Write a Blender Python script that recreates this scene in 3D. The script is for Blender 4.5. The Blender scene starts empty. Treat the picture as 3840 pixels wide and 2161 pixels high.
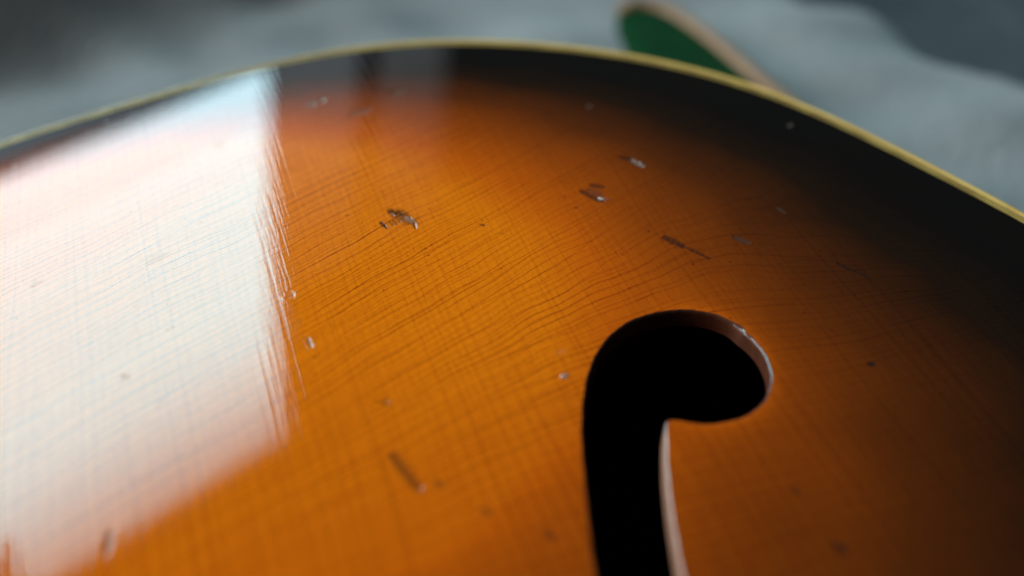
import bpy, math, random
import numpy as np
from mathutils import Vector, Matrix
from mathutils.geometry import delaunay_2d_cdt
from mathutils import noise as mnoise

random.seed(7)
rng = np.random.default_rng(7)
MM = 0.001
scene = bpy.context.scene
coll = scene.collection

# ------------------------------------------------------------------ camera
PITCH = math.radians(40.0)
cam_d = bpy.data.cameras.new('camera')
cam = bpy.data.objects.new('camera', cam_d)
coll.objects.link(cam)
cam.location = (0.0, -118.616*MM, 109.531*MM)
cam.rotation_euler = (math.pi/2 - PITCH, 0, 0)
cam_d.sensor_width = 36.0
cam_d.lens = 18.0/math.tan(math.radians(23.5))
cam_d.clip_start = 0.005
cam_d.clip_end = 20.0
cam_d.dof.use_dof = True
cam_d.dof.focus_distance = 0.170
cam_d.dof.aperture_fstop = 7.0
scene.camera = cam

# ------------------------------------------------------------------ room light
world = bpy.data.worlds.new('World')
scene.world = world
world.use_nodes = True
bg = world.node_tree.nodes['Background']
bg.inputs['Color'].default_value = (0.80, 0.93, 1.0, 1)
bg.inputs['Strength'].default_value = 0.042

PHI = -0.791
def window(name, u0, u1, v0, v1, radiance, color, dist=0.9, spread=180):
    """a rectangle of daylight standing upright in the window wall (u along the wall, v up)"""
    n = Vector((math.sin(PHI), math.cos(PHI), 0)); t = Vector((math.cos(PHI), -math.sin(PHI), 0))
    ld = bpy.data.lights.new(name, 'AREA')
    ld.shape = 'RECTANGLE'
    ld.size = (u1-u0)*0.9; ld.size_y = (v1-v0)*0.9
    ld.energy = radiance*math.pi*ld.size*ld.size_y
    ld.color = color
    ld.spread = math.radians(spread)
    o = bpy.data.objects.new(name, ld); coll.objects.link(o)
    o.location = n*dist + t*(0.5*(u0+u1)*0.9) + Vector((0, 0, 0.5*(v0+v1)*0.9))
    o.rotation_euler = (-n).to_track_quat('-Z', 'Y').to_euler()
    return o
# the panes: bright below, dimmer towards the top of the window
WV = [0.413, 0.50, 0.58, 0.65, 0.71, 0.77, 0.83, 0.88, 0.92, 0.955, 0.99, 1.02, 1.05, 1.08, 1.11, 1.143]
for v0, v1 in zip(WV[:-1], WV[1:]):
    vm = 0.5*(v0+v1)
    rad = float(np.interp(vm, [0.41, 0.50, 0.64, 0.80, 0.90, 1.00, 1.06, 1.14], [7.0, 8.8, 10.4, 11.8, 11.4, 8.6, 6.4, 3.9]))
    red = float(np.interp(vm, [0.41, 0.47, 0.60, 0.80, 1.14], [0.70, 0.56, 0.40, 0.34, 0.36]))
    window('window_and_fill_light', 0.142 if vm > 0.985 else -0.02, 0.573, v0, v1, rad, (red, 0.885, 1.0))
window('window_and_fill_light', -1.9, -0.07, 0.413, 1.143, 9.0, (0.88, 0.93, 0.97))  # unseen fill pane, added to brighten and warm the wood
# the pale wall and sill under the panes, and the darker wall beside them
window('curtain_light', -1.25, 0.565, -0.05, 0.405, 1.0, (0.62, 0.85, 1.0), 0.93)
window('curtain_light', 0.585, 0.748, -0.05, 0.40, 0.36, (0.80, 0.92, 1.0), 0.93)
window('curtain_light', 0.784, 0.912, -0.05, 0.40, 0.24, (0.85, 0.95, 1.0), 0.93)
# daylight coming dimly through the curtain beside and below the panes, fainter towards the top
for v0, v1, r0, r1 in ((0.40, 0.43, 0.36, 0.24), (0.43, 0.54, 0.60, 0.38), (0.54, 0.61, 0.50, 0.32), (0.61, 0.68, 0.36, 0.23),
                       (0.68, 0.76, 0.23, 0.14), (0.76, 0.86, 0.11, 0.07)):
    window('curtain_light', -1.25, 0.748, v0, v1, r0, (0.80, 0.92, 1.0), 0.93)
    window('curtain_light', 0.784, 0.912, v0, v1, r1, (0.85, 0.95, 1.0), 0.93)

scene.view_settings.view_transform = 'Standard'
scene.view_settings.look = 'None'
scene.view_settings.exposure = 0.0
scene.view_settings.gamma = 1.0
scene.view_settings.use_curve_mapping = False

# ------------------------------------------------------------------ node helpers
class NT:
    def __init__(self, name):
        self.m = bpy.data.materials.new(name)
        self.m.use_nodes = True
        self.t = self.m.node_tree
        self.b = self.t.nodes['Principled BSDF']
    def n(self, typ, **kw):
        nd = self.t.nodes.new(typ)
        for k, v in kw.items():
            setattr(nd, k, v)
        return nd
    def put(self, sock, v):
        if hasattr(v, 'is_output'):
            self.t.links.new(v, sock)
        else:
            sock.default_value = v
    def math(self, op, a, b=0.0, c=0.0, clamp=False):
        nd = self.n('ShaderNodeMath', operation=op, use_clamp=clamp)
        for s, v in zip(nd.inputs, (a, b, c)):
            self.put(s, v)
        return nd.outputs[0]
    def add(self, a, b): return self.math('ADD', a, b)
    def sub(self, a, b): return self.math('SUBTRACT', a, b)
    def mul(self, a, b): return self.math('MULTIPLY', a, b)
    def sstep(self, x, lo, hi, a=0.0, b=1.0):
        nd = self.n('ShaderNodeMapRange', interpolation_type='SMOOTHSTEP')
        for s, v in zip(nd.inputs[:5], (x, lo, hi, a, b)):
            self.put(s, v)
        return nd.outputs[0]
    def dot(self, vec, d):
        nd = self.n('ShaderNodeVectorMath', operation='DOT_PRODUCT')
        self.put(nd.inputs[0], vec); nd.inputs[1].default_value = d
        return nd.outputs['Value']
    def comb(self, x, y, z=0.0):
        nd = self.n('ShaderNodeCombineXYZ')
        for s, v in zip(nd.inputs, (x, y, z)):
            self.put(s, v)
        return nd.outputs[0]
    def noise(self, vec, scale, detail=2.0, rough=0.5, dist=0.0):
        nd = self.n('ShaderNodeTexNoise')
        self.put(nd.inputs['Vector'], vec)
        nd.inputs['Scale'].default_value = scale
        nd.inputs['Detail'].default_value = detail
        nd.inputs['Roughness'].default_value = rough
        nd.inputs['Distortion'].default_value = dist
        return nd.outputs['Fac']
    def white(self, w):
        nd = self.n('ShaderNodeTexWhiteNoise', noise_dimensions='1D')
        self.put(nd.inputs['W'], w)
        return nd.outputs['Value']
    def attr(self, name, out='Fac'):
        nd = self.n('ShaderNodeAttribute', attribute_name=name)
        return nd.outputs[out]
    def mix(self, fac, a, b, blend='MIX'):
        nd = self.n('ShaderNodeMix', data_type='RGBA', blend_type=blend)
        self.put(nd.inputs[0], fac); self.put(nd.inputs[6], a); self.put(nd.inputs[7], b)
        return nd.outputs[2]
    def ramp(self, fac, stops):
        nd = self.n('ShaderNodeValToRGB')
        cr = nd.color_ramp
        while len(cr.elements) < len(stops):
            cr.elements.new(0.5)
        for e, (p, c) in zip(cr.elements, stops):
            e.position = p; e.color = (*c, 1)
        self.put(nd.inputs[0], fac)
        return nd.outputs[0]
    def mmpos(self):
        tc = self.n('ShaderNodeTexCoord')
        v = self.n('ShaderNodeVectorMath', operation='SCALE')
        self.t.links.new(tc.outputs['Object'], v.inputs[0]); v.inputs['Scale'].default_value = 1000.0
        return v.outputs[0]
    def bump(self, h, dist, strength=1.0, normal=None):
        nd = self.n('ShaderNodeBump')
        nd.inputs['Strength'].default_value = strength
        nd.inputs['Distance'].default_value = dist
        self.put(nd.inputs['Height'], h)
        if normal is not None:
            self.put(nd.inputs['Normal'], normal)
        return nd.outputs[0]

GA = math.radians(18.0)                      # direction of the spruce grain (towards the tail end)
GU = (-math.sin(GA), math.cos(GA), 0.0)
GV = (math.cos(GA), math.sin(GA), 0.0)

def varnish_material():
    k = NT('sunburst_varnish')
    P = k.mmpos()
    u = k.dot(P, GU); v = k.dot(P, GV)
    UV = k.comb(u, v)
    # --- grain lines (run along u), uneven spacing
    CA = math.radians(45.0)
    uc = k.dot(P, (-math.sin(CA), math.cos(CA), 0.0)); vc = k.dot(P, (math.cos(CA), math.sin(CA), 0.0))
    lowv = k.noise(k.comb(k.mul(u, 0.012), k.mul(v, 0.05)), 1.0, 2.0)
    vw = k.add(v, k.mul(lowv, 4.0))
    vw = k.add(vw, k.mul(k.noise(k.comb(k.mul(u, 0.02), k.mul(v, 0.25)), 1.0, 2.0), 1.0))
    def lines(coord, spacing, width, seed, other, mscale, mlo, mhi, jit=0.56):
        c = k.mul(coord, 1.0/spacing)
        cell = k.math('FLOOR', c)
        fr = k.math('FRACT', c)
        r1 = k.white(k.add(cell, seed))
        r2 = k.white(k.add(cell, seed+37.3))
        pos = k.add(0.5-jit/2, k.mul(r1, jit))
        d = k.mul(k.math('ABSOLUTE', k.sub(fr, pos)), spacing)
        ln = k.sstep(d, width*0.25, width, 1.0, 0.0)
        m = k.noise(k.comb(k.mul(other, mscale), k.mul(cell, 3.17), seed), 1.0, 2.0)
        msk = k.sstep(m, mlo, mhi)
        return k.mul(k.mul(ln, msk), k.add(0.35, k.mul(r2, 0.65)))
    grain = lines(vw, 1.15, 0.36, 3.0, u, 0.03, 0.2, 0.55)
    grain2 = lines(vw, 1.75, 0.42, 11.0, u, 0.02, 0.25, 0.55, 0.4)
    # --- lacquer checking (runs across the grain), wandering, breaking off
    wob = k.noise(k.comb(k.mul(u, 0.03), k.mul(v, 0.04), 4.0), 1.0, 2.0)
    wob2 = k.noise(k.comb(k.mul(u, 0.25), k.mul(v, 0.22), 9.0), 1.0, 3.0, 0.6)
    ub = k.add(uc, k.mul(k.sub(vc, -6.0), k.sstep(uc, -38.0, 12.0, 0.50, 0.0)))
    uw = k.add(k.add(ub, k.mul(wob, 4.5)), k.mul(wob2, 0.40))
    wobb = k.noise(k.comb(k.mul(u, 0.03), k.mul(v, 0.035), 31.0), 1.0, 2.0)
    uw2 = k.add(k.add(ub, k.mul(wobb, 5.5)), k.mul(wob2, 0.38))
    chk = lines(uw, 1.08, 0.15, 21.0, vc, 0.034, 0.27, 0.52, 0.5)
    chk2 = lines(uw2, 2.0, 0.14, 51.0, vc, 0.03, 0.36, 0.54)
    chk3 = lines(uw, 0.85, 0.12, 71.0, vc, 0.09, 0.46, 0.68)
    fade = k.sstep(v, 0.0, 34.0, 1.0, 0.35)
    chk = k.mul(chk, fade); chk2 = k.mul(chk2, fade)
    # short cracks along the grain that join the checks
    vw3 = k.add(vw, k.mul(wob2, 0.5))
    crk0 = lines(vw3, 1.45, 0.13, 91.0, u, 0.1, 0.0, 0.1)
    cu = k.math('FLOOR', k.mul(uw, 1.0/1.08)); cvv = k.math('FLOOR', k.mul(vw3, 1.0/1.45))
    wn = k.n('ShaderNodeTexWhiteNoise', noise_dimensions='2D'); k.put(wn.inputs['Vector'], k.comb(cu, cvv))
    zone = k.noise(UV, 0.035, 2.0)
    crk = k.mul(crk0, k.mul(k.sstep(wn.outputs['Value'], 0.25, 0.85), k.sstep(zone, 0.30, 0.62, 0.25, 1.0)))
    # --- fibre fleck and mottle
    fib = k.noise(k.comb(k.mul(u, 0.45), k.mul(v, 3.2)), 1.0, 3.0, 0.6)
    mot = k.noise(UV, 1.5, 4.0, 0.65)
    big = k.noise(UV, 0.06, 2.0)
    # --- colour of the burst, with light falloff painted in
    b = k.attr('burst_and_falloff')
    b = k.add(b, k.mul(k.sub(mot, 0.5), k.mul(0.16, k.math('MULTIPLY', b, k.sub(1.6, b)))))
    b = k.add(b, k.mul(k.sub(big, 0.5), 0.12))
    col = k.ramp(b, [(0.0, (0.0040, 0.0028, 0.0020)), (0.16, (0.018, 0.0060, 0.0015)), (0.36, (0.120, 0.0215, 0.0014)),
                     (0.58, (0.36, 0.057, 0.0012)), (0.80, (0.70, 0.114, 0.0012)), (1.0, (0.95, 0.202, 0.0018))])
    dark = k.add(k.mul(grain, 0.09), k.mul(grain2, k.sstep(u, -30.0, 5.0, 0.18, 0.05)))
    dark = k.add(dark, k.mul(k.sub(fib, 0.5), 0.28))
    dark = k.add(dark, k.mul(k.sub(mot, 0.5), 0.50))
    dark = k.add(dark, k.mul(chk, 0.52)); dark = k.add(dark, k.mul(chk2, 0.40)); dark = k.add(dark, k.mul(chk3, 0.34))
    dark = k.add(dark, k.mul(crk, 0.20))
    # tiny specks of dirt in the varnish
    sp = k.n('ShaderNodeTexVoronoi', feature='F1'); k.put(sp.inputs['Vector'], k.comb(k.mul(u, 0.55), k.mul(v, 0.75))); sp.inputs['Scale'].default_value = 0.42
    spd = k.sstep(sp.outputs['Distance'], 0.025, 0.06, 1.0, 0.0)
    dark = k.add(dark, k.mul(spd, 0.6))
    dark = k.math('MINIMUM', k.math('MAXIMUM', dark, -0.25), 0.85)
    fac = k.sub(1.0, dark)
    fr = k.math('POWER', fac, 0.85); fg = k.math('POWER', fac, 1.25)
    col = k.mix(1.0, col, k.comb(fr, fg, fg), 'MULTIPLY')
    # --- wear
    col = k.mix(k.attr('grime'), col, (0.022, 0.012, 0.009, 1))
    col = k.mix(k.attr('bare'), col, (0.32, 0.23, 0.18, 1))
    k.put(k.b.inputs['Base Color'], col)
    k.b.inputs['Roughness'].default_value = 0.55
    k.b.inputs['Specular IOR Level'].default_value = 0.0
    k.put(k.b.inputs['Coat Weight'], k.math('SUBTRACT', 1.0, k.mul(k.math('MAXIMUM', k.attr('grime'), k.attr('bare')), 0.85), clamp=True))
    k.b.inputs['Coat IOR'].default_value = 1.5
    hz = k.noise(UV, 0.09, 3.0, 0.6)
    k.put(k.b.inputs['Coat Roughness'], k.sstep(hz, 0.3, 0.75, 0.015, 0.04))
    # --- relief: ridges of the grain under the lacquer, open checks, slight orange peel
    h = k.add(k.mul(grain, -1.1), k.mul(grain2, -1.5))
    h = k.add(h, k.mul(k.noise(k.comb(k.mul(u, 0.13), k.mul(v, 0.9)), 1.0, 2.0), 4.2))
    h = k.add(h, k.mul(k.noise(k.comb(k.mul(u, 0.22), k.mul(v, 2.1)), 1.0, 1.0), 1.8))
    h = k.add(h, k.mul(k.add(chk, chk2), -0.25))
    h = k.add(h, k.mul(crk, -0.12))
    h = k.add(h, k.mul(mot, 0.2))
    h = k.mul(h, k.sstep(u, 32.0, 70.0, 1.0, 0.35))
    nb = k.bump(h, 0.0016*MM)
    k.put(k.b.inputs['Coat Normal'], nb)
    k.put(k.b.inputs['Normal'], nb)
    return k.m

def simple(name, col, rough=0.4, coat=0.0, spec=0.5, bump=None, coat_rough=0.05, var=None):
    k = NT(name)
    c = (*col, 1)
    if var:
        P = k.mmpos()
        c = k.mix(k.sstep(k.noise(P, var[0], 3.0), 0.3, 0.7), c, (*var[1], 1))
    k.put(k.b.inputs['Base Color'], c)
    k.b.inputs['Roughness'].default_value = rough
    k.b.inputs['Specular IOR Level'].default_value = spec
    k.b.inputs['Coat Weight'].default_value = coat
    k.b.inputs['Coat Roughness'].default_value = coat_rough
    if bump:
        k.put(k.b.inputs['Normal'], k.bump(k.noise(k.mmpos(), bump[0], 3.0), bump[1]))
    return k.m

M_top = varnish_material()
def binding_material():
    k = NT('aged_cream_binding')
    P = k.mmpos()
    sx = k.n('ShaderNodeSeparateXYZ'); k.put(sx.inputs[0], P)
    n1 = k.sstep(k.noise(P, 0.12, 4.0, 0.6), 0.3, 0.7)
    c = k.mix(n1, (0.94, 0.56, 0.15, 1), (0.78, 0.43, 0.10, 1))
    # dimness of the left end painted into the colour; random dirt flecks follow
    d = k.mul(k.sstep(sx.outputs[0], -55.0, 0.0, 0.78, 0.0), k.sstep(k.noise(P, 0.5, 3.0), 0.2, 0.6, 0.6, 1.0))
    d = k.add(d, k.sstep(k.noise(P, 1.6, 3.0, 0.65), 0.60, 0.75, 0.0, 0.45))
    c = k.mix(d, c, (0.13, 0.085, 0.055, 1))
    k.put(k.b.inputs['Base Color'], c)
    k.b.inputs['Roughness'].default_value = 0.45
    k.b.inputs['Specular IOR Level'].default_value = 0.35
    k.b.inputs['Coat Weight'].default_value = 0.25
    k.b.inputs['Coat Roughness'].default_value = 0.2
    k.put(k.b.inputs['Normal'], k.bump(k.noise(P, 0.9, 3.0), 0.015*MM))
    return k.m
M_cream = binding_material()
M_cream2 = simple('aged_olive_purfling', (0.58, 0.36, 0.075), 0.45, 0.35, 0.4, None, 0.15, (0.2, (0.36, 0.20, 0.035)))
M_black = simple('black_purfling', (0.012, 0.010, 0.006), 0.45, 0.3, 0.4)
M_side = simple('dark_varnished_maple', (0.022, 0.010, 0.005), 0.4, 1.0, 0.2, None, 0.06, (0.05, (0.05, 0.018, 0.006)))
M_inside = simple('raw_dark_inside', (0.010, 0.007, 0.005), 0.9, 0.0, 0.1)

def edge_material():
    k = NT('f_hole_cut_edge')
    c = k.attr('tint', 'Color')
    P = k.mmpos()
    n = k.noise(P, 0.7, 2.0)
    c = k.mix(k.sstep(n, 0.35, 0.75, 0.0, 0.35), c, k.mix(1.0, c, (0.45, 0.33, 0.25, 1), 'MULTIPLY'))
    k.put(k.b.inputs['Base Color'], c)
    k.b.inputs['Roughness'].default_value = 0.5
    k.b.inputs['Specular IOR Level'].default_value = 0.1
    k.put(k.b.inputs['Coat Weight'], k.attr('tint', 'Alpha'))
    k.b.inputs['Coat Roughness'].default_value = 0.10
    nb = k.bump(k.noise(P, 1.0, 2.0), 0.03*MM)
    k.put(k.b.inputs['Coat Normal'], nb)
    return k.m
M_edge = edge_material()

def cloth_material(name, c1, c2, scale, sheen=0.25):
    k = NT(name)
    P = k.mmpos()
    n1 = k.noise(P, scale, 4.0, 0.6)
    n2 = k.noise(P, scale*14, 3.0, 0.6)
    col = k.mix(k.sstep(n1, 0.3, 0.7), (*c1, 1), (*c2, 1))
    k.put(k.b.inputs['Base Color'], col)
    k.b.inputs['Roughness'].default_value = 0.95
    k.b.inputs['Specular IOR Level'].default_value = 0.1
    k.b.inputs['Sheen Weight'].default_value = sheen
    k.b.inputs['Sheen Roughness'].default_value = 0.5
    k.put(k.b.inputs['Normal'], k.bump(n2, 1.2*MM))
    return k.m
M_blanket = cloth_material('grey_plush', (0.245, 0.246, 0.246), (0.310, 0.295, 0.286), 0.035)
M_dark = cloth_material('slate_cloth', (0.060, 0.064, 0.070), (0.095, 0.094, 0.096), 0.02)
M_green = cloth_material('green_felt', (0.004, 0.042, 0.012), (0.006, 0.058, 0.016), 0.1, 0.0)
M_tan = simple('tan_leather', (0.38, 0.20, 0.105), 0.6, 0.0, 0.3, (0.4, 0.1*MM), 0.1, (0.1, (0.30, 0.15, 0.075)))

# ------------------------------------------------------------------ object helpers
def mesh_obj(name, verts, faces, mat, parent=None, smooth=True):
    me = bpy.data.meshes.new(name)
    me.from_pydata([tuple(p) for p in verts], [], [tuple(f) for f in faces])
    me.update()
    if smooth:
        me.polygons.foreach_set('use_smooth', [True]*len(me.polygons))
    o = bpy.data.objects.new(name, me)
    me.materials.append(mat)
    coll.objects.link(o)
    if parent:
        o.parent = parent
        o.matrix_parent_inverse = Matrix.Translation(-Vector(parent.location))
    return o
def grid_faces(nr, nc, closed=True, flip=False):
    f = []
    for i in range(nr-1):
        for j in range(nc if closed else nc-1):
            a, b = i*nc+j, i*nc+(j+1) % nc
            q = (a, b, b+nc, a+nc)
            f.append(q[::-1] if flip else q)
    return f

# ------------------------------------------------------------------ setting: the blanket and the dark cloth behind it
def sst(x, a, b):
    t = np.clip((x-a)/(b-a), 0, 1); return t*t*(3-2*t)
BASE = -47.0
def blanket_z(x, y):
    d1 = 0.73*x + 0.68*y - 219 + 3*np.sin(x*0.05+1) + 3*np.sin((x-y)*0.09)
    d2 = -0.57*x + 0.82*y - 205 + 3*np.sin(x*0.06) + 2*np.sin(x*0.13+y*0.07)
    z = BASE + 0*x
    z = z - 190*sst(d1, -22, 110) - 3*sst(d1, -40, 0)
    z = z + 62*sst(d2, -12, 62)
    bump = 1.7*np.sin(x*0.085+0.6*np.sin(y*0.05)) * np.sin(y*0.07+1.1) + 1.2*np.sin(x*0.16+y*0.11) + 0.9*np.sin(x*0.05-y*0.19+2)
    far = sst(y, 60, 130)
    return z + 0.9*bump*far - 1.5*(1-far)
def field(name, x0, x1, y0, y1, step, fn, mat):
    xs = np.arange(x0, x1+step, step); ys = np.arange(y0, y1+step, step)
    X, Y = np.meshgrid(xs, ys)
    Z = fn(X, Y)
    V = np.stack([X, Y, Z], -1).reshape(-1, 3)*MM
    o = mesh_obj(name, V, grid_faces(len(ys), len(xs), False), mat)
    o['kind'] = 'structure'
    return o
field('blanket', -330, 330, -260, 420, 5, blanket_z, M_blanket)
def dark_z(x, y):
    s = 0.9*x + 0.44*y
    return -138 + 11*np.sin(s*0.062+0.5*np.sin(y*0.012)) + 5*np.sin(s*0.13+1.0) + 2*np.sin(y*0.05)
field('dark_cloth', -900, 900, -400, 1300, 12, dark_z, M_dark)

# ------------------------------------------------------------------ the instrument: outline and arch (millimetres)
CX, CY = -69.773, -74.567
CO = [(104.0, 0), (63.348, 37.683), (0.921, 6.54), (-4.824, -2.179), (-2.816, -0.159), (-0.161, 0.595), (0.812, 1.247), (-0.005, 0.658), (-0.295, -0.239), (-0.189, -0.409), (-0.063, -0.251), (0.074, -0.101), (0.11, 0.039), (-0.028, -0.046), (0.765, -0.094)]
ARCH, AP, AQ = 5.297, 1.0, 1.604
def Rth(th):
    return sum(a*np.cos(k*th)+b*np.sin(k*th) for k, (a, b) in enumerate(CO))
def arch(x, y):
    dx, dy = x-CX, y-CY
    rho = np.clip(np.hypot(dx, dy)/Rth(np.arctan2(dy, dx)), 0, 1)
    return ARCH*(1-rho**AQ)**AP
NO = 900
TH = np.linspace(-np.pi, np.pi, NO, endpoint=False)
OUT = np.stack([CX+Rth(TH)*np.cos(TH), CY+Rth(TH)*np.sin(TH)], 1)
tan = np.roll(OUT, -1, 0)-np.roll(OUT, 1, 0); tan /= np.linalg.norm(tan, axis=1)[:, None]
NIN = np.stack([-tan[:, 1], tan[:, 0]], 1)          # inward (outline runs counter-clockwise)

# wear on the varnish: (ax, ay, bx, by, half width, depth, lip, grime, bare)
GOUGES = [
    (-18.43, 26.93, -16.55, 26.09, 0.75, 0.12, 0.0, 0.92, 0.0),
    (-17.6, 26.3, -14.9, 24.0, 1.0, 0.06, 0.0, 0.72, 0.0),
    (-16.2, 25.3, -15.2, 24.35, 0.50, 0.12, 0.0, 0.15, 0.55),
    (-14.76, 23.78, -14.43, 22.44, 0.22, 0.2, 0.02, 0.85, 0.0),
    (-18.88, 26.60, -18.03, 25.75, 0.25, 0.16, 0.04, 0.4, 0.1),
    (-17.36, 24.91, -16.82, 24.18, 0.24, 0.06, 0.0, 0.55, 0.05),
    (-17.92, 24.48, -17.31, 23.43, 0.24, 0.05, 0.0, 0.6, 0.05),
    (-18.52, 24.37, -17.94, 23.12, 0.22, 0.05, 0.0, 0.6, 0.0),
    (-19.81, 23.93, -18.85, 22.48, 0.32, 0.08, 0.0, 0.95, 0.0),
    (12.73, 34.88, 14.28, 34.47, 0.55, 0.14, 0.02, 0.75, 0.0),
    (11.12, 33.01, 14.04, 30.52, 0.62, 0.22, 0.03, 0.8, 0.0),
    (12.34, 33.49, 13.94, 31.97, 0.75, 0.16, 0.03, 0.55, 0.05),
    (17.97, 43.50, 19.67, 42.69, 0.4, 0.2, 0.02, 0.9, 0.0),
    (19.67, 42.69, 21.08, 40.91, 0.45, 0.34, 0.06, 0.2, 0.65),
    (22.94, 21.12, 25.43, 18.93, 0.62, 0.16, 0.02, 0.8, 0.0),
    (25.18, 19.32, 28.90, 16.16, 0.32, 0.13, 0.02, 0.72, 0.0),
    (33.50, 21.55, 35.22, 20.33, 0.55, 0.2, 0.05, 0.7, 0.1),
    (47.79, 15.54, 51.48, 12.63, 0.3, 0.14, 0.04, 0.8, 0.0),
    (41.24, 29.73, 42.07, 28.49, 0.35, 0.12, 0.04, 0.5, 0.1),
    (-14.12, -23.87, -10.87, -28.95, 0.62, 0.15, 0.02, 0.62, 0.0),
    (-27.05, -3.03, -26.47, -4.62, 0.24, 0.06, 0.01, 0.6, 0.22),
    (-44.70, -35.93, -44.19, -38.67, 0.35, 0.14, 0.02, 0.6, 0.0),
    (-52.33, 13.77, -50.63, 15.57, 0.85, 0.03, 0.004, 0.10, 0.0),
    (-35.43, 60.16, -34.92, 61.02, 0.62, 0.3, 0.05, 0.0, 0.85),
    (-33.91, 61.24, -33.60, 61.99, 0.55, 0.25, 0.05, 0.0, 0.5),
    (-27.55, 57.18, -25.42, 58.44, 0.9, 0.05, 0.01, 0.35, 0.22),
    (-20.93, 64.78, -19.52, 65.63, 0.9, 0.15, 0.03, 0.25, 0.22),
    (-31.02, 5.99, -30.61, 6.59, 0.55, 0.012, 0.01, 0.0, 0.16),
    (6.53, -9.86, 6.99, -9.46, 0.38, -0.22, 0.0, 0.0, 0.9),
    (6.07, -5.19, 6.78, -4.60, 0.42, 0.06, 0.03, 0.0, 0.12),
    (47.73, 54.77, 48.31, 55.51, 0.35, 0.16, 0.05, 0.0, 0.35),
    (13.19, 59.96, 13.59, 60.43, 0.4, 0.15, 0.05, 0.0, 0.25),
    (47.14, -6.02, 47.74, -6.35, 0.42, 0.14, 0.01, 0.95, 0.0),
    (-4.65, 23.61, -4.14, 23.36, 0.22, 0.1, 0.0, 0.9, 0.0),
    (-15.99, -14.73, -15.58, -15.24, 0.5, 0.06, 0.02, 0.4, 0.0),
    (-8.67, -28.16, -8.26, -28.47, 0.55, 0.06, 0.02, 0.42, 0.0),
    (-3.20, -32.12, -2.79, -32.43, 0.55, 0.06, 0.02, 0.5, 0.0),
    (3.92, -35.41, 4.43, -35.73, 0.62, 0.06, 0.02, 0.5, 0.0),
    (36.33, -36.35, 37.03, -36.78, 0.65, 0.06, 0.02, 0.7, 0.0),
    (32.82, -28.21, 33.43, -28.64, 0.55, 0.05, 0.02, 0.4, 0.0),
    (-49.67, -10.54, -48.97, -11.02, 0.45, 0.04, 0.02, 0.22, 0.0),
    (-67.74, 8.75, -66.63, 9.77, 0.4, 0.04, 0.02, 0.12, 0.0),
    (-49.61, 47.16, -48.49, 48.16, 0.5, 0.03, 0.02, 0.10, 0.0),
    (9.68, 28.69, 9.99, 28.40, 0.14, 0.06, 0.0, 0.9, 0.0),
    (8.25, 31.83, 8.45, 31.44, 0.13, 0.05, 0.0, 0.8, 0.0),
    (20.49, 22.67, 20.79, 22.46, 0.13, 0.05, 0.0, 0.8, 0.0),
    (22.82, 22.49, 23.12, 22.39, 0.13, 0.05, 0.0, 0.85, 0.0),
]
for _ in range(45):                       # small pin-prick pits scattered over the plate
    x, y = rng.uniform(-75, 70), rng.uniform(-45, 75)
    a = rng.uniform(0, 6.28); l = rng.uniform(0.05, 0.5)
    GOUGES.append((x, y, x+l*math.cos(a), y+l*math.sin(a), rng.uniform(0.10, 0.2), rng.uniform(0.004, 0.015), 0.0, rng.uniform(0.2, 0.7), 0.0))

def wear(x, y):
    """height change, grime and bareness at points (mm)"""
    h = np.zeros_like(x); g = np.zeros_like(x); b = np.zeros_like(x)
    for i, (ax, ay, bx, by, w, dep, lip, gr, ba) in enumerate(GOUGES):
        L = math.hypot(bx-ax, by-ay)
        m = (np.abs(x-(ax+bx)/2) < L/2+4*w) & (np.abs(y-(ay+by)/2) < L/2+4*w)
        if not m.any():
            continue
        px, py = x[m], y[m]
        t = np.clip(((px-ax)*(bx-ax)+(py-ay)*(by-ay))/(L*L), 0, 1)
        d = np.hypot(px-(ax+t*(bx-ax)), py-(ay+t*(by-ay)))
        ww = 1.2*w*(0.55+0.45*np.sin(np.pi*(0.15+0.7*t)))
        ww = ww*(1+0.25*np.sin(px*3.1+i)*np.sin(py*2.7+2*i)+0.10*np.sin(px*7+py*5+i))
        r = d/ww
        h[m] += 0.45*(-dep*np.exp(-(r*1.15)**3) + 0.6*lip*np.exp(-((r-1.35)/0.35)**2))
        rag = 0.88+0.12*np.sin(px*6-py*4+i)
        g[m] = np.maximum(g[m], gr*np.exp(-(r*0.95)**4)*rag)
        if ba > 0.3 and gr > 0.1:
            g[m] = np.maximum(g[m], 0.7*np.exp(-((r-1.12)/0.2)**2)*rag)
        b[m] = np.maximum(b[m], ba*np.exp(-(r*1.1)**4)*rag)
    return h, g, b

def tri_height(x, y):
    return arch(x, y)+wear(x, y)[0]

# f-hole outline (mm, seen from above)
FH = [(8.92, -40.92), (8.63, -35.54), (8.46, -29.80), (8.37, -23.64), (8.44, -19.07), (8.94, -13.51), (9.96, -8.34), (11.79, -3.63), (14.37, 0.08), (17.55, 2.60), (21.53, 4.09), (24.86, 4.30), (28.06, 3.47), (30.53, 1.55), (32.50, -1.47), (33.62, -4.45), (33.94, -7.88), (33.33, -11.08), (32.10, -13.57), (30.26, -15.60), (27.79, -17.07), (24.70, -17.87), (22.24, -17.75), (20.19, -17.28), (19.30, -17.72), (19.00, -20.06), (18.57, -25.23), (18.45, -31.28), (18.57, -36.93), (18.77, -40.66), (19.40, -48.20), (19.91, -56.42), (18.67, -64.65), (14.86, -71.34), (8.72, -74.89), (1.03, -74.29), (-4.64, -68.54), (-5.67, -61.25), (-2.58, -55.59), (3.09, -54.10), (7.21, -56.21), (9.26, -55.21), (9.67, -50.07), (9.26, -44.91)]
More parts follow.
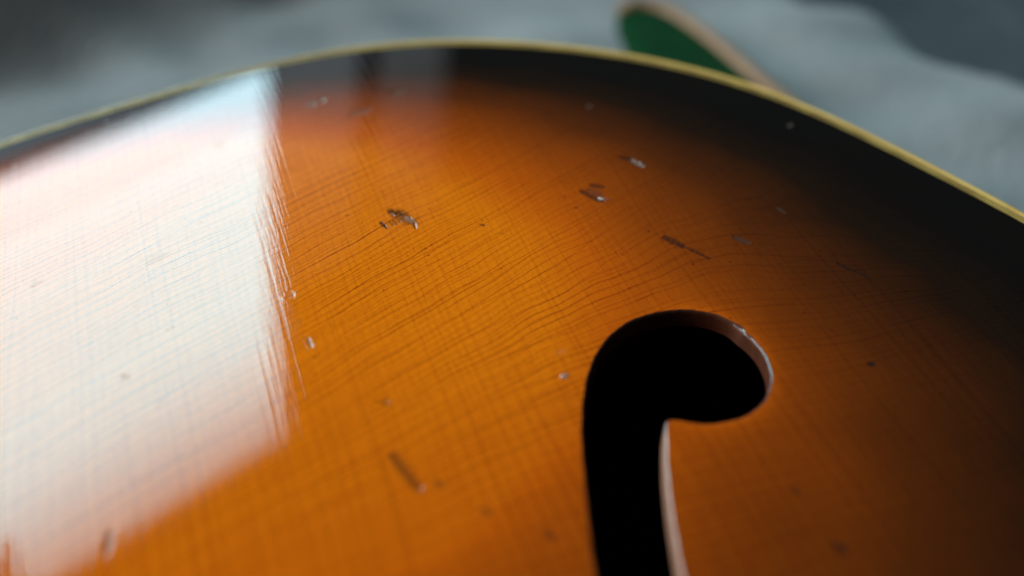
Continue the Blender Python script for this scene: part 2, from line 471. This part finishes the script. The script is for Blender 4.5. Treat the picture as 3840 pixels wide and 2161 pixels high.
def catmull(ctrl, step):
    ctrl = np.array(ctrl, float); N = len(ctrl); out = []
    for i in range(N):
        p0, p1, p2, p3 = [ctrl[(i+q-1) % N] for q in range(4)]
        n = max(2, int(np.linalg.norm(p2-p1)/step))
        t = np.linspace(0, 1, n, endpoint=False)[:, None]
        out.append(.5*((2*p1)+(-p0+p2)*t+(2*p0-5*p1+4*p2-p3)*t**2+(-p0+3*p1-3*p2+p3)*t**3))
    return np.vstack(out)
HOLE = catmull(FH, 0.22)
ht = np.roll(HOLE, -1, 0)-np.roll(HOLE, 1, 0); ht /= np.linalg.norm(ht, axis=1)[:, None]
HN = np.stack([ht[:, 1], -ht[:, 0]], 1)              # into the hole? (outline runs clockwise)
area = 0.5*np.sum(HOLE[:, 0]*np.roll(HOLE[:, 1], -1)-np.roll(HOLE[:, 0], -1)*HOLE[:, 1])
if area > 0:
    HN = -HN
# chipped varnish along the lobe's outer rim
chip = np.exp(-(((HOLE[:, 0]-31.04)/1.9)**2+((HOLE[:, 1]-0.55)/2.2)**2))
ii = np.arange(len(HOLE))
HOLE0 = HOLE.copy()
HOLE = HOLE - HN*(chip*(0.22*np.sin(ii*0.33)+0.12*np.sin(ii*0.71+1)+0.10))[:, None]
HOLE = HOLE + HN*(0.03*np.sin(ii*0.31)+0.02*np.sin(ii*0.83))[:, None]

def inside(poly, x, y):
    res = np.zeros(x.shape, bool)
    px, py = poly[:, 0], poly[:, 1]; qx, qy = np.roll(px, -1), np.roll(py, -1)
    for a, b, c, d in zip(px, py, qx, qy):
        if b == d:
            continue
        m = ((b > y) != (d > y))
        if m.any():
            res ^= m & (x < (c-a)*(y-b)/(d-b)+a)
    return res

# ---- points of the top plate
PLATE_IN = 2.82
plate = OUT+NIN*PLATE_IN
plate = plate[::1]
pts = []
def grid(x0, x1, y0, y1, s):
    X, Y = np.meshgrid(np.arange(x0, x1, s), np.arange(y0, y1, s)); X[1::2] += s/2
    return np.stack([X.ravel(), Y.ravel()], 1)
fine = grid(-92, 88, -58, 90, 0.95)
coarse = grid(-170, 95, -175, 95, 2.6)
coarse = coarse[~((coarse[:, 0] > -92.5) & (coarse[:, 0] < 88.5) & (coarse[:, 1] > -58.5))]
loc = []
for (ax, ay, bx, by, w, dep, lip, gr, ba) in GOUGES:
    s = 0.13 if w < 0.25 else (0.16 if w < 0.6 else 0.20)
    g = grid(min(ax, bx)-2.1*w, max(ax, bx)+2.1*w, min(ay, by)-2.1*w, max(ay, by)+2.1*w, s)
    L2 = (bx-ax)**2+(by-ay)**2
    t = np.clip(((g[:, 0]-ax)*(bx-ax)+(g[:, 1]-ay)*(by-ay))/L2, 0, 1)
    d = np.hypot(g[:, 0]-(ax+t*(bx-ax)), g[:, 1]-(ay+t*(by-ay)))
    loc.append(g[d < 2.0*w])
loc = np.vstack(loc)
key = np.round(loc/0.13).astype(int); _, ui = np.unique(key, axis=0, return_index=True); loc = loc[ui]
# drop fine grid points that fall on refined ground
lk = set(map(tuple, np.round(loc/0.5).astype(int)))
keep = np.array([tuple(q) not in lk for q in np.round(fine/0.5).astype(int)]); fine = fine[keep]
# a ring of points next to the hole
ring = np.vstack([HOLE-HN*o for o in (0.25, 0.6)])
hd = np.full(len(fine), 9.0)
near = (fine[:, 0] > -9) & (fine[:, 0] < 37) & (fine[:, 1] < 9)
fn_ = fine[near]
hdn = np.min(np.hypot(fn_[:, None, 0]-HOLE[None, ::3, 0], fn_[:, None, 1]-HOLE[None, ::3, 1]), axis=1); hd[near] = hdn
fine = fine[hd > 0.95]
allp = np.vstack([fine, coarse, loc, ring])
ok = inside(plate, allp[:, 0], allp[:, 1]) & ~inside(HOLE, allp[:, 0], allp[:, 1])
pd = np.hypot(allp[:, 0]-CX, allp[:, 1]-CY)/Rth(np.arctan2(allp[:, 1]-CY, allp[:, 0]-CX))
ok &= pd < 0.968
allp = allp[ok]
npl, nh = len(plate), len(HOLE)
cv = [Vector(p) for p in plate]+[Vector(p) for p in HOLE]+[Vector(p) for p in allp]
ce = [(i, (i+1) % npl) for i in range(npl)]+[(npl+i, npl+(i+1) % nh) for i in range(nh)]
vo, eo, fo, *_ = delaunay_2d_cdt(cv, ce, [], 1, 1e-6)
V2 = np.array([(p.x, p.y) for p in vo])
Fa = np.array([f for f in fo if len(f) == 3])
cen = V2[Fa].mean(1)
keepf = ~inside(HOLE, cen[:, 0], cen[:, 1]) & inside(plate, cen[:, 0], cen[:, 1])
Fa = Fa[keepf]
x, y = V2[:, 0], V2[:, 1]
# orient upwards
a, b, c = V2[Fa[:, 0]], V2[Fa[:, 1]], V2[Fa[:, 2]]
cr = (b[:, 0]-a[:, 0])*(c[:, 1]-a[:, 1])-(b[:, 1]-a[:, 1])*(c[:, 0]-a[:, 0])
Fa[cr < 0] = Fa[cr < 0][:, ::-1]
hw, grime, bare = wear(x, y)
Z = arch(x, y)+hw

def rim_dist(x, y):
    d = np.empty(len(x))
    for i in range(0, len(x), 4000):
        d[i:i+4000] = np.min(np.hypot(x[i:i+4000, None]-OUT[None, ::3, 0], y[i:i+4000, None]-OUT[None, ::3, 1]), axis=1)
    return d
def burst_and_falloff_at(x, y):
    d = rim_dist(x, y); th = np.degrees(np.arctan2(y+57.488, x+39.571))
    ang = [-180, -60, 0, 15, 30, 45, 60, 75, 88, 100, 115, 180]
    d0 = np.interp(th, ang, [4, 14, 14, 15, 14, 12, 12, 10, 6, 2, 2, 4])
    d1 = np.interp(th, ang, [26, 130, 130, 124, 108, 88, 69, 51, 33, 20, 18, 26])
    bb = np.clip((d-d0)/(d1-d0), 0, 1)
    return bb - 0.20*sst(-y, -5, 50)*(0.5+0.5*sst(x, -45, 10))*sst(bb, 0.4, 1.0)  # lower end darkened in the colour to stand for light falloff
burst_and_falloff = burst_and_falloff_at(x, y)
# worn, thinner colour where the cut edge of the f-hole was rubbed down
hdist = np.full(len(x), 99.0)
m = (x > -12) & (x < 42) & (y < 12) & (y > -80)
hdist[m] = np.min(np.hypot(x[m][:, None]-HOLE[None, ::3, 0], y[m][:, None]-HOLE[None, ::3, 1]), axis=1)
side_w = sst(x, 16, 26)
burst_and_falloff = np.clip(burst_and_falloff+side_w*(0.15*np.exp(-hdist/1.4)+0.04*np.exp(-hdist/4.0)), 0, 1)

# ---- the instrument root
root = bpy.data.objects.new('archtop_instrument', None)
root.location = (-20*MM, -40*MM, BASE*MM)
root.empty_display_size = 0.02
coll.objects.link(root)
root['label'] = 'sunburst archtop string instrument with an f-hole, dented glossy varnish and cream binding'
root['category'] = 'string instrument'
bpy.context.view_layer.update()

top = mesh_obj('top_plate', np.stack([x, y, Z], 1)*MM, Fa.tolist(), M_top, root)
top['label'] = 'amber to black sunburst top with cracked, dented varnish'
me = top.data
for nm, arr in (('burst_and_falloff', burst_and_falloff), ('grime', grime), ('bare', bare)):
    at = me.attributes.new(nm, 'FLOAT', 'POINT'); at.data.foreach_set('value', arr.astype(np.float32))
e = 0.04
gx = (tri_height(x+e, y)-tri_height(x-e, y))/(2*e); gy = (tri_height(x, y+e)-tri_height(x, y-e))/(2*e)
nn = np.stack([-gx, -gy, np.ones_like(gx)], 1); nn /= np.linalg.norm(nn, axis=1)[:, None]
me.normals_split_custom_set_from_vertices([tuple(q) for q in nn])

# ---- cut edge of the f-hole
prof = [(0.0, 0.0), (0.10, -0.02), (0.23, -0.09), (0.34, -0.23), (0.41, -0.46), (0.44, -0.8), (0.46, -1.6), (0.48, -2.7)]
hx, hy = HOLE[:, 0], HOLE[:, 1]
z0 = arch(hx, hy)+wear(hx, hy)[0]
slot_r = sst(hx, 16.5, 17.7)*sst(-hy, 18.2, 20.2)*sst(-HN[:, 0], 0.5, 0.9)
Vr, Tint = [], []
lobe_r = sst(hx, 28.5, 31.5)*sst(-hy, -1.5, 2.0)*sst(hy, -17, -13)
for kk, (o, dz) in enumerate(prof):
    oo = o*(1+0.25*np.sin(ii*0.21)*chip)+slot_r*0.10*(-dz/2.7)
    dk = min(1.0, -dz/0.9)
    p = HOLE*(1-dk)+HOLE0*dk+HN*oo[:, None]
    Vr.append(np.stack([p[:, 0], p[:, 1], z0+dz], 1))
    t = np.array([0.080, 0.021, 0.009])[None]*np.ones((nh, 1))
    if kk == 0:
        t = np.array([0.16, 0.045, 0.006])[None]*np.ones((nh, 1))
    cream = np.array([0.34, 0.16, 0.10])
    w = np.clip(slot_r*(1.0 if kk >= 1 else 0.4)+lobe_r*(0.06 if kk >= 2 else 0.03)*(0.75+0.25*np.sin(ii*0.05))+chip*0.12*(kk >= 2), 0, 1)
    t = t*(1-w[:, None])+cream*w[:, None]
    Tint.append(np.c_[t, np.full(nh, (1.0, 1.0, 1.0, 0.45, 0.12, 0.08, 0.08, 0.08)[kk])])
Vr = np.vstack(Vr); Tint = np.vstack(Tint)
edge = mesh_obj('f_hole_edge', Vr*MM, grid_faces(len(prof), nh, True, area < 0), M_edge, root)
ca = edge.data.color_attributes.new('tint', 'FLOAT_COLOR', 'POINT')
ca.data.foreach_set('color', Tint.astype(np.float32).ravel())
edge['label'] = 'cut edge of the f-hole, pale along the slot and dark round the lobe'

# ---- binding and purfling rings round the rim
def ring_part(name, prof, mat):
    """closed strip round the outline: prof is (inward offset, height above the arch line or absolute side depth)"""
    V = []
    for off, dz in prof:
        p = OUT+NIN*off
        zz = arch(p[:, 0], p[:, 1]) if off >= 0 else 0*p[:, 0]
        V.append(np.stack([p[:, 0], p[:, 1], zz+dz], 1))
    return mesh_obj(name, np.vstack(V)*MM, grid_faces(len(prof), NO, True, True), mat, root)
ring_part('binding', [(0.10, -6.5), (0.0, -6.4), (0.0, -0.75), (0.08, -0.38), (0.24, -0.12), (0.42, 0.02), (0.7, 0.06), (1.1, 0.06), (1.38, 0.04), (1.44, -0.3)], M_cream)['label'] = 'yellowed cream outer binding round the rim'
ring_part('purfling_line', [(1.42, -0.4), (1.43, 0.005), (1.62, 0.005), (1.63, -0.4)], M_black)
ring_part('purfling_strip', [(1.62, -0.4), (1.64, 0.03), (2.10, 0.03), (2.12, -0.4)], M_cream2)
ring_part('purfling_line', [(2.10, -0.4), (2.11, 0.004), (2.29, 0.004), (2.30, -0.4)], M_black)
ring_part('purfling_strip', [(2.29, -0.4), (2.31, 0.025), (2.78, 0.025), (2.86, -0.4)], M_cream2)
ring_part('side', [(0.12, BASE+0.4+3), (0.06, BASE+6), (0.06, -6.3), (0.5, -5.5), (3.0, -5.4)], M_side)['label'] = 'dark brown varnished side'
# back plate: a shallow disc closing the box
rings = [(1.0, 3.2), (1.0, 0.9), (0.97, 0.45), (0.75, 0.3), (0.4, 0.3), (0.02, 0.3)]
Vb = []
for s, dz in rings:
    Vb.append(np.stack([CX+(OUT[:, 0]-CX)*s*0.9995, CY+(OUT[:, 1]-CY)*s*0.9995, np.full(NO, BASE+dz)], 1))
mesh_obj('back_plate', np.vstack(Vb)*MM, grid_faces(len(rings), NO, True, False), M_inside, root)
# lifted splinter of lacquer at the middle scar, catching the light
def tube(name, path, rad, mat, parent, n=6):
    path = np.array(path, float); V = []
    for i, p in enumerate(path):
        t = path[min(i+1, len(path)-1)]-path[max(i-1, 0)]; t /= np.linalg.norm(t)
        s = np.cross(t, (0, 0, 1)); s /= np.linalg.norm(s); w = np.cross(s, t)
        r = rad[i] if hasattr(rad, '__len__') else rad
        for j in range(n):
            a = 2*math.pi*j/n
            V.append(p+(s*math.cos(a)+w*math.sin(a))*r)
    f = grid_faces(len(path), n, True, False)
    f += [tuple(range(n))[::-1], tuple(range((len(path)-1)*n, len(path)*n))]
    return mesh_obj(name, np.array(V)*MM, f, mat, parent)
M_splinter = simple('pale_wood_splinter', (0.72, 0.70, 0.64), 0.3, 0.6, 0.5)
zs = float(arch(np.array([13.8]), np.array([31.0]))[0])
tube('splinter', [(13.39, 31.39, zs-0.05), (13.69, 31.09, zs+0.10), (14.14, 30.92, zs+0.16), (15.54, 30.83, zs+0.12)], [0.05, 0.11, 0.05, 0.015], M_splinter, root)
tube('splinter', [(13.59, 31.04, zs-0.02), (14.14, 30.69, zs+0.12), (14.74, 30.24, zs+0.05)], [0.05, 0.04, 0.012], M_splinter, root)

# ------------------------------------------------------------------ the green strap on the blanket behind
strap = bpy.data.objects.new('strap', None); coll.objects.link(strap)
strap.location = (45*MM, 150*MM, BASE*MM)
strap['label'] = 'green felt strap end with a tan leather edge lying behind the instrument'
strap['category'] = 'strap'
bpy.context.view_layer.update()
SZ = -44.0
outer = [(29.5, 177.5), (33, 180.5), (38, 180.3), (43, 176.5), (48, 168.8), (52.8, 159.5), (56.8, 150.5), (61, 141.0), (66, 130), (72, 117), (79, 102)]
outer = np.array(outer, float)
oc = []
for i in range(len(outer)-1):
    p0 = outer[max(i-1, 0)]; p1 = outer[i]; p2 = outer[i+1]; p3 = outer[min(i+2, len(outer)-1)]
    for t in np.linspace(0, 1, 6, endpoint=False):
        oc.append(.5*((2*p1)+(-p0+p2)*t+(2*p0-5*p1+4*p2-p3)*t**2+(-p0+3*p1-3*p2+p3)*t**3))
oc = np.array(oc+[outer[-1]])
t_ = np.gradient(oc, axis=0); t_ /= np.linalg.norm(t_, axis=1)[:, None]
inn = np.stack([t_[:, 1], -t_[:, 0]], 1)*-1
inn = np.where((inn @ np.array([-0.8, -0.6]))[:, None] > 0, inn, -inn)
s_ = np.linspace(0, 1, len(oc))
inner_edge = np.stack([28.6-2.5*np.minimum(s_*3, 1)+s_*24, 174-26*np.minimum(s_*3, 1)-s_*46], 1)
Vs = []
nL = 8
for lay, dz in ((0, 0.0), (1, 4.0)):
    for j in range(nL):
        f_ = j/(nL-1)
        q = oc*(1-f_)+inner_edge*f_
        Vs.append(np.stack([q[:, 0], q[:, 1], np.full(len(q), SZ+dz+1.2*math.sin(math.pi*f_)*lay)], 1))
nC = len(oc)
f = grid_faces(nL, nC, False, False)
off = nL*nC
f += [tuple(v+off for v in q[::-1]) for q in grid_faces(nL, nC, False, False)]
loop = [j for j in range(nC)]+[r*nC+nC-1 for r in range(1, nL)]+[(nL-1)*nC+j for j in range(nC-2, -1, -1)]+[r*nC for r in range(nL-2, 0, -1)]
f += [(loop[i], loop[(i+1) % len(loop)], loop[(i+1) % len(loop)]+off, loop[i]+off) for i in range(len(loop))]
mesh_obj('felt', np.vstack(Vs)*MM, f, M_green, strap, smooth=False)
path = [(p[0]-n_[0]*0.8, p[1]-n_[1]*0.8, SZ+3.2) for p, n_ in zip(oc, inn)]
tube('leather_edge', path, 2.5, M_tan, strap, 10)['label'] = 'rounded tan leather edge'
